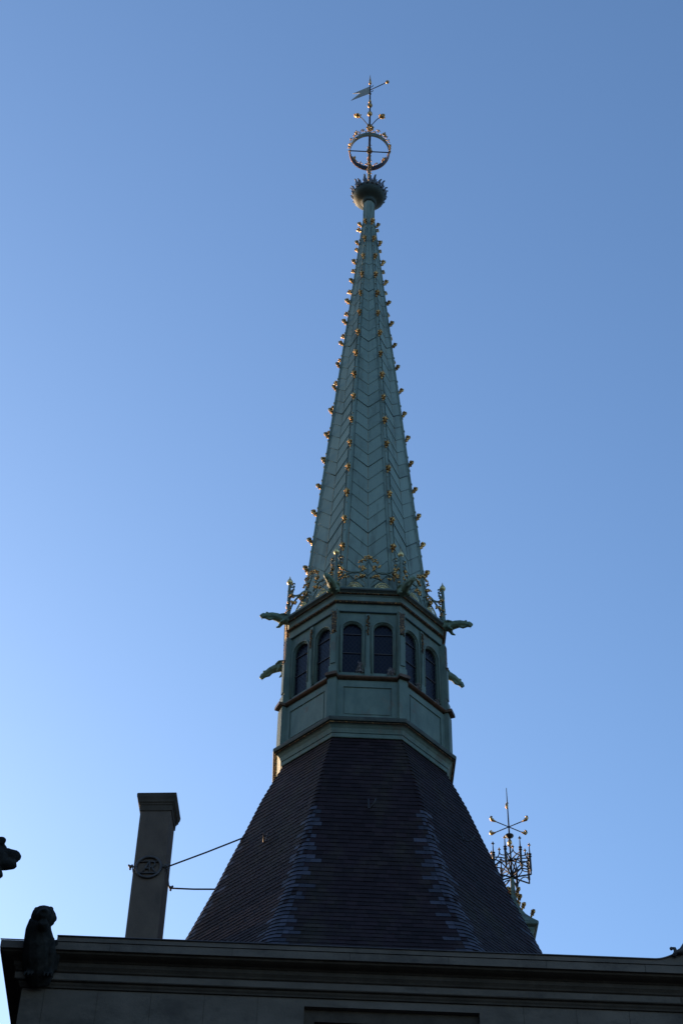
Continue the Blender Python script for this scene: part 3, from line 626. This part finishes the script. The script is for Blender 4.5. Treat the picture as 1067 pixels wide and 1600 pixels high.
for s in (-1, 1):
    b.ell((bx + .03 + s * .085, -6.13, 18.255), (.045, .04, .03))                     # brows
    b.tube([(bx + s * .13, -5.86, 17.93), (bx + s * .165 + .02, -5.78, 17.72), (bx + s * .15 + .02, -5.64, 17.56), (bx + s * .15 + .02, -5.60, 17.42)], [.085, .075, .052, .06], 8)
    for j in (-1, 0, 1): b.tube([(bx + s * .15 + .02 + j * .042, -5.62, 17.46), (bx + s * .15 + .02 + j * .055, -5.70, 17.42), (bx + s * .15 + .02 + j * .055, -5.72, 17.35)], [.024, .022, .012], 6)
    b.tube([(bx + s * .19, -5.72, 18.0), (bx + s * .255, -5.60, 17.86), (bx + s * .23, -5.48, 17.62)], [.05, .06, .04], 8)
    for t in range(4): b.tube([(bx + s * .05, -5.80 + .07 * t, 17.66 - .04 * t), (bx + s * .13, -5.86 + .07 * t, 17.80 - .05 * t)], [.015, .012], 5)
o = b.build('stone_beast', 'sculpt', None, loc=(bx, -5.34, 17.5), remesh=.014, smooth_it=1)
tag(o, 'crouching blackened stone beast leaning out over the left corner of the cornice', 'sculpture')

# ------------------------------------------------------------------ beast head at the left edge, on its own wall outside the frame
wb = thing('neighbouring_building', 'dark stone neighbouring building across a narrow gap, carrying the stone beast head', 'building', (-8, -10, 0))
q = MB(); q.box(-16, -6.75, -15, -1.5, 0, 19.2); q.box(-6.76, -6.45, -8.2, -6.9, 0, 19.2); q.box(-18, -8.0, -1.5, 12, 0, 20.6); q.build('wall', 'stone', wb); q = MB(); q.box(-16.2, -6.66, -15.2, -1.5, 19.2, 19.45); q.build('coping', 'stone_dark', wb)
b = MB(); hy = -7.5
b.tube([(-6.46, hy, 17.95), (-6.2, hy, 18.02), (-5.95, hy, 18.10), (-5.78, hy, 18.16)], [.20, .19, .17, .17], 12)
b.ell((-5.76, hy, 18.19), (.17, .16, .17), None, 12, 8)
b.tube([(-5.74, hy, 18.27), (-5.62, hy, 18.255), (-5.51, hy, 18.235), (-5.46, hy, 18.225)], [.12, .105, .10, .075], 10)
b.tube([(-5.74, hy, 18.11), (-5.62, hy, 18.095), (-5.51, hy, 18.10), (-5.475, hy, 18.11)], [.12, .10, .08, .05], 10)
b.ell((-5.468, hy, 18.235), (.05, .07, .055)); b.tube([(-5.78, hy, 18.02), (-5.70, hy, 17.90), (-5.68, hy, 17.86)], [.09, .06, .05], 8)
for s in (-1, 1):
    b.ell((-5.745, hy + s * .11, 18.44), (.085, .04, .07), None, 10, 6); b.ell((-5.62, hy + s * .06, 18.31), .03)
b.ell((-5.77, hy, 18.38), (.12, .13, .07))
o = b.build('stone_beast', 'sculpt', None, loc=(-6.46, hy, 18.0), remesh=.015, smooth_it=1)
tag(o, 'black stone beast head with snout pointing right, cut by the left edge of the photo', 'sculpture')

# ------------------------------------------------------------------ small turret behind the roof, right
TX, TY = 3.58, 4.0
tur = thing('turret', 'small copper roofed turret with gilded crockets half hidden behind the slate roof', 'turret', (TX, TY, 18))
def sqat(mb, prof): return mb.lathe(prof, 4, (TX, TY, 0), R(45), False)
t = MB(); sqat(t, [(.46, 18), (.46, 25.0), (.50, 25.05)]); t.build('drum', 'patina_plain', tur)
t = MB(); sqat(t, [(.46, 24.85), (.48, 24.9), (.485, 25.0), (.50, 25.06), (.53, 25.11), (.535, 25.14), (.63, 25.17), (.65, 25.19), (.65, 25.25), (.5, 25.28)]); t.build('cornice', 'patina_plain', tur)
t = MB(); sqat(t, [(.64, 25.26), (.47, 25.42), (.31, 25.60), (.20, 25.78), (.135, 25.93), (.095, 26.1), (.07, 26.36), (.05, 26.70)]); troof = t.build('roof', 'patina_plain', tur)
for (r_, z_) in ((.085, 26.27), (.12, 26.06), (.21, 25.80), (.45, 25.50)):
    for az in (45, 135, -135, -45):
        o = bpy.data.objects.new('crocket', cmesh); sc.collection.objects.link(o); o.parent = troof
        p_ = Vector((TX, TY, 0)) + P(az, r_, z_)
        o.matrix_local = Matrix.Translation(-parent_world(troof)) @ Matrix.Translation(p_) @ Matrix.Rotation(R(az - 90), 4, 'Z') @ Matrix.Scale(.82, 4)
ic = thing('iron_crown_finial', 'dark wrought iron crown with compass arms and needle on the small turret at right', 'finial', (TX, TY, 26.70))
I4 = Matrix.Translation((TX, TY, 0))
ZB, RC = 26.70, .45
t = MB(); t.M = I4; t.tube([(0, 0, 26.6), (0, 0, 27.8), (0, 0, 28.85), (0, 0, 29.30)], [.022, .022, .014, .008], 6); t.lathe([(.02, -.05), (.045, -.02), (.10, .02), (.10, .04), (.03, .07)], 14, (0, 0, 27.86)); t.build('needle', 'iron', ic)
t = MB(); t.M = I4; t.lathe([(.02, -.10), (.055, -.05), (.05, .0), (.03, .05)], 12, (0, 0, 27.73)); leaf(t, (0, 0, 27.58), .05, 5, .8); t.ell((-.02, -.02, 28.75), (.035, .04, .09)); leaf(t, (0, 0, 28.86), .03, 3); t.build('knob', 'gold', ic)
for i in range(4):
    ar = MB(); ar.M = I4; tips = MB(); tips.M = I4
    a = R((-38, 29, 142, 209)[i]); dv = Vector((math.cos(a), math.sin(a), 0)); c0 = Vector((0, 0, 28.15))
    ar.tube([c0, c0 + dv * .40], .012, 6)
    tips.tube([c0 + dv * .36, c0 + dv * .42, c0 + dv * .47, c0 + dv * .50 + Vector((0, 0, .04)), c0 + dv * .495 + Vector((0, 0, .09)), c0 + dv * .46 + Vector((0, 0, .10))], [.016, .028, .038, .034, .026, .014], 7); tips.ell(c0 + dv * .44 + Vector((0, 0, .04)), .02)
    ao = ar.build('compass_arm', 'iron', ic); tips.build('curled_tip', 'gold', ao)
cg = MB(); cg.M = I4; gf = MB(); gf.M = I4
def PP(az, r, z): return P(az, r, z)
def cross(mb, p, s=.042):
    mb.ell(p, (s * .5, s * .5, s * 1.1)); mb.ell(p, (s, s * .45, s * .4)); mb.ell(p, (s * .45, s, s * .4)); mb.ell(p + Vector((0, 0, s)), s * .35)
HP = .80
for k in range(8):
    az = 45 * k + 22.5; b0 = PP(az, RC, ZB); t0 = PP(az, RC, ZB + HP)
    cg.tube([b0, PP(az, RC, ZB + HP * .72), t0], [.018, .018, .010], 5); cg.tube([PP(az, RC, ZB + HP * .10), PP(az, RC, ZB + HP * .14), PP(az, RC, ZB + HP * .58), PP(az, RC, ZB + HP * .66)], [.018, .030, .030, .014], 5)
    for zz in (.62, .70): cg.ell(PP(az, RC, ZB + HP * zz), (.045, .045, .02))
    cross(gf if k % 2 else cg, t0 + Vector((0, 0, .02)))
    cg.tube([Vector((0, 0, ZB + .02)), b0], .019, 5)
    cg.tube(bez((0, 0, ZB + .06), P(az, .12, ZB + .24), P(az, .22, ZB + .40), PP(az, RC, ZB + HP * .48)), .015, 5)
    cg.tube(bez((0, 0, ZB + .48), P(az, .14, ZB + .52), P(az, .28, ZB + .50), PP(az, RC, ZB + HP * .55)), .015, 5)
    # ogee arch between this post and the next, with a fleuron
    m_ = (PP(az, RC, 0) + PP(az + 45, RC, 0)) / 2; b1 = PP(az + 45, RC, ZB)
    top = m_ + Vector((0, 0, ZB + HP * .66))
    for e in (b0, b1):
        cg.tube(bez(e + Vector((0, 0, HP * .30)), e + Vector((0, 0, HP * .52)), m_ + Vector((0, 0, ZB + HP * .40)), top), .0135, 5)
        cg.tube(bez(e + Vector((0, 0, .02)), e + Vector((0, 0, HP * .26)), m_.lerp(Vector((e.x, e.y, 0)), .3) + Vector((0, 0, ZB + HP * .30)), m_ + Vector((0, 0, ZB + HP * .31))), .0135, 5)
    cross(gf, top + Vector((0, 0, .04)), .040)
cg.build('crown_cage', 'iron', ic); gf.build('gilded_fleuron', 'gold', ic)
for o in ic.children:
    pass

# ------------------------------------------------------------------ pale patches in window corners, modelled as thin slivers
tw = [(0, -.13, 27.60, .20, .30, 'taller clump of pale slivers in the lower corner of the left front lantern window'), (0, .50, 27.56, .16, .20, 'low clump of pale slivers in the lower corner of the right front lantern window'),
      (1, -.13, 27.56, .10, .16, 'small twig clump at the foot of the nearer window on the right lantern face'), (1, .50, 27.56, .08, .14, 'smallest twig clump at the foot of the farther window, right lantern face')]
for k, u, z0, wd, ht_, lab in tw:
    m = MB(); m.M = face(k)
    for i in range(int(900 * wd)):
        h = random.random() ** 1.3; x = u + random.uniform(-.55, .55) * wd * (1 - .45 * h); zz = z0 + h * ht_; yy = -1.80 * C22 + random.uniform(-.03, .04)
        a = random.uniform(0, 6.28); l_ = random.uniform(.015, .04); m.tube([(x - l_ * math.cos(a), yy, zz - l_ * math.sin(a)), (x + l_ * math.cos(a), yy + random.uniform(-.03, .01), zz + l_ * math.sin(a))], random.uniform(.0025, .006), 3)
    o = m.build('sliver_clump', 'sliver'); tag(o, lab, 'twig clump', 'twig clumps in the lantern windows')
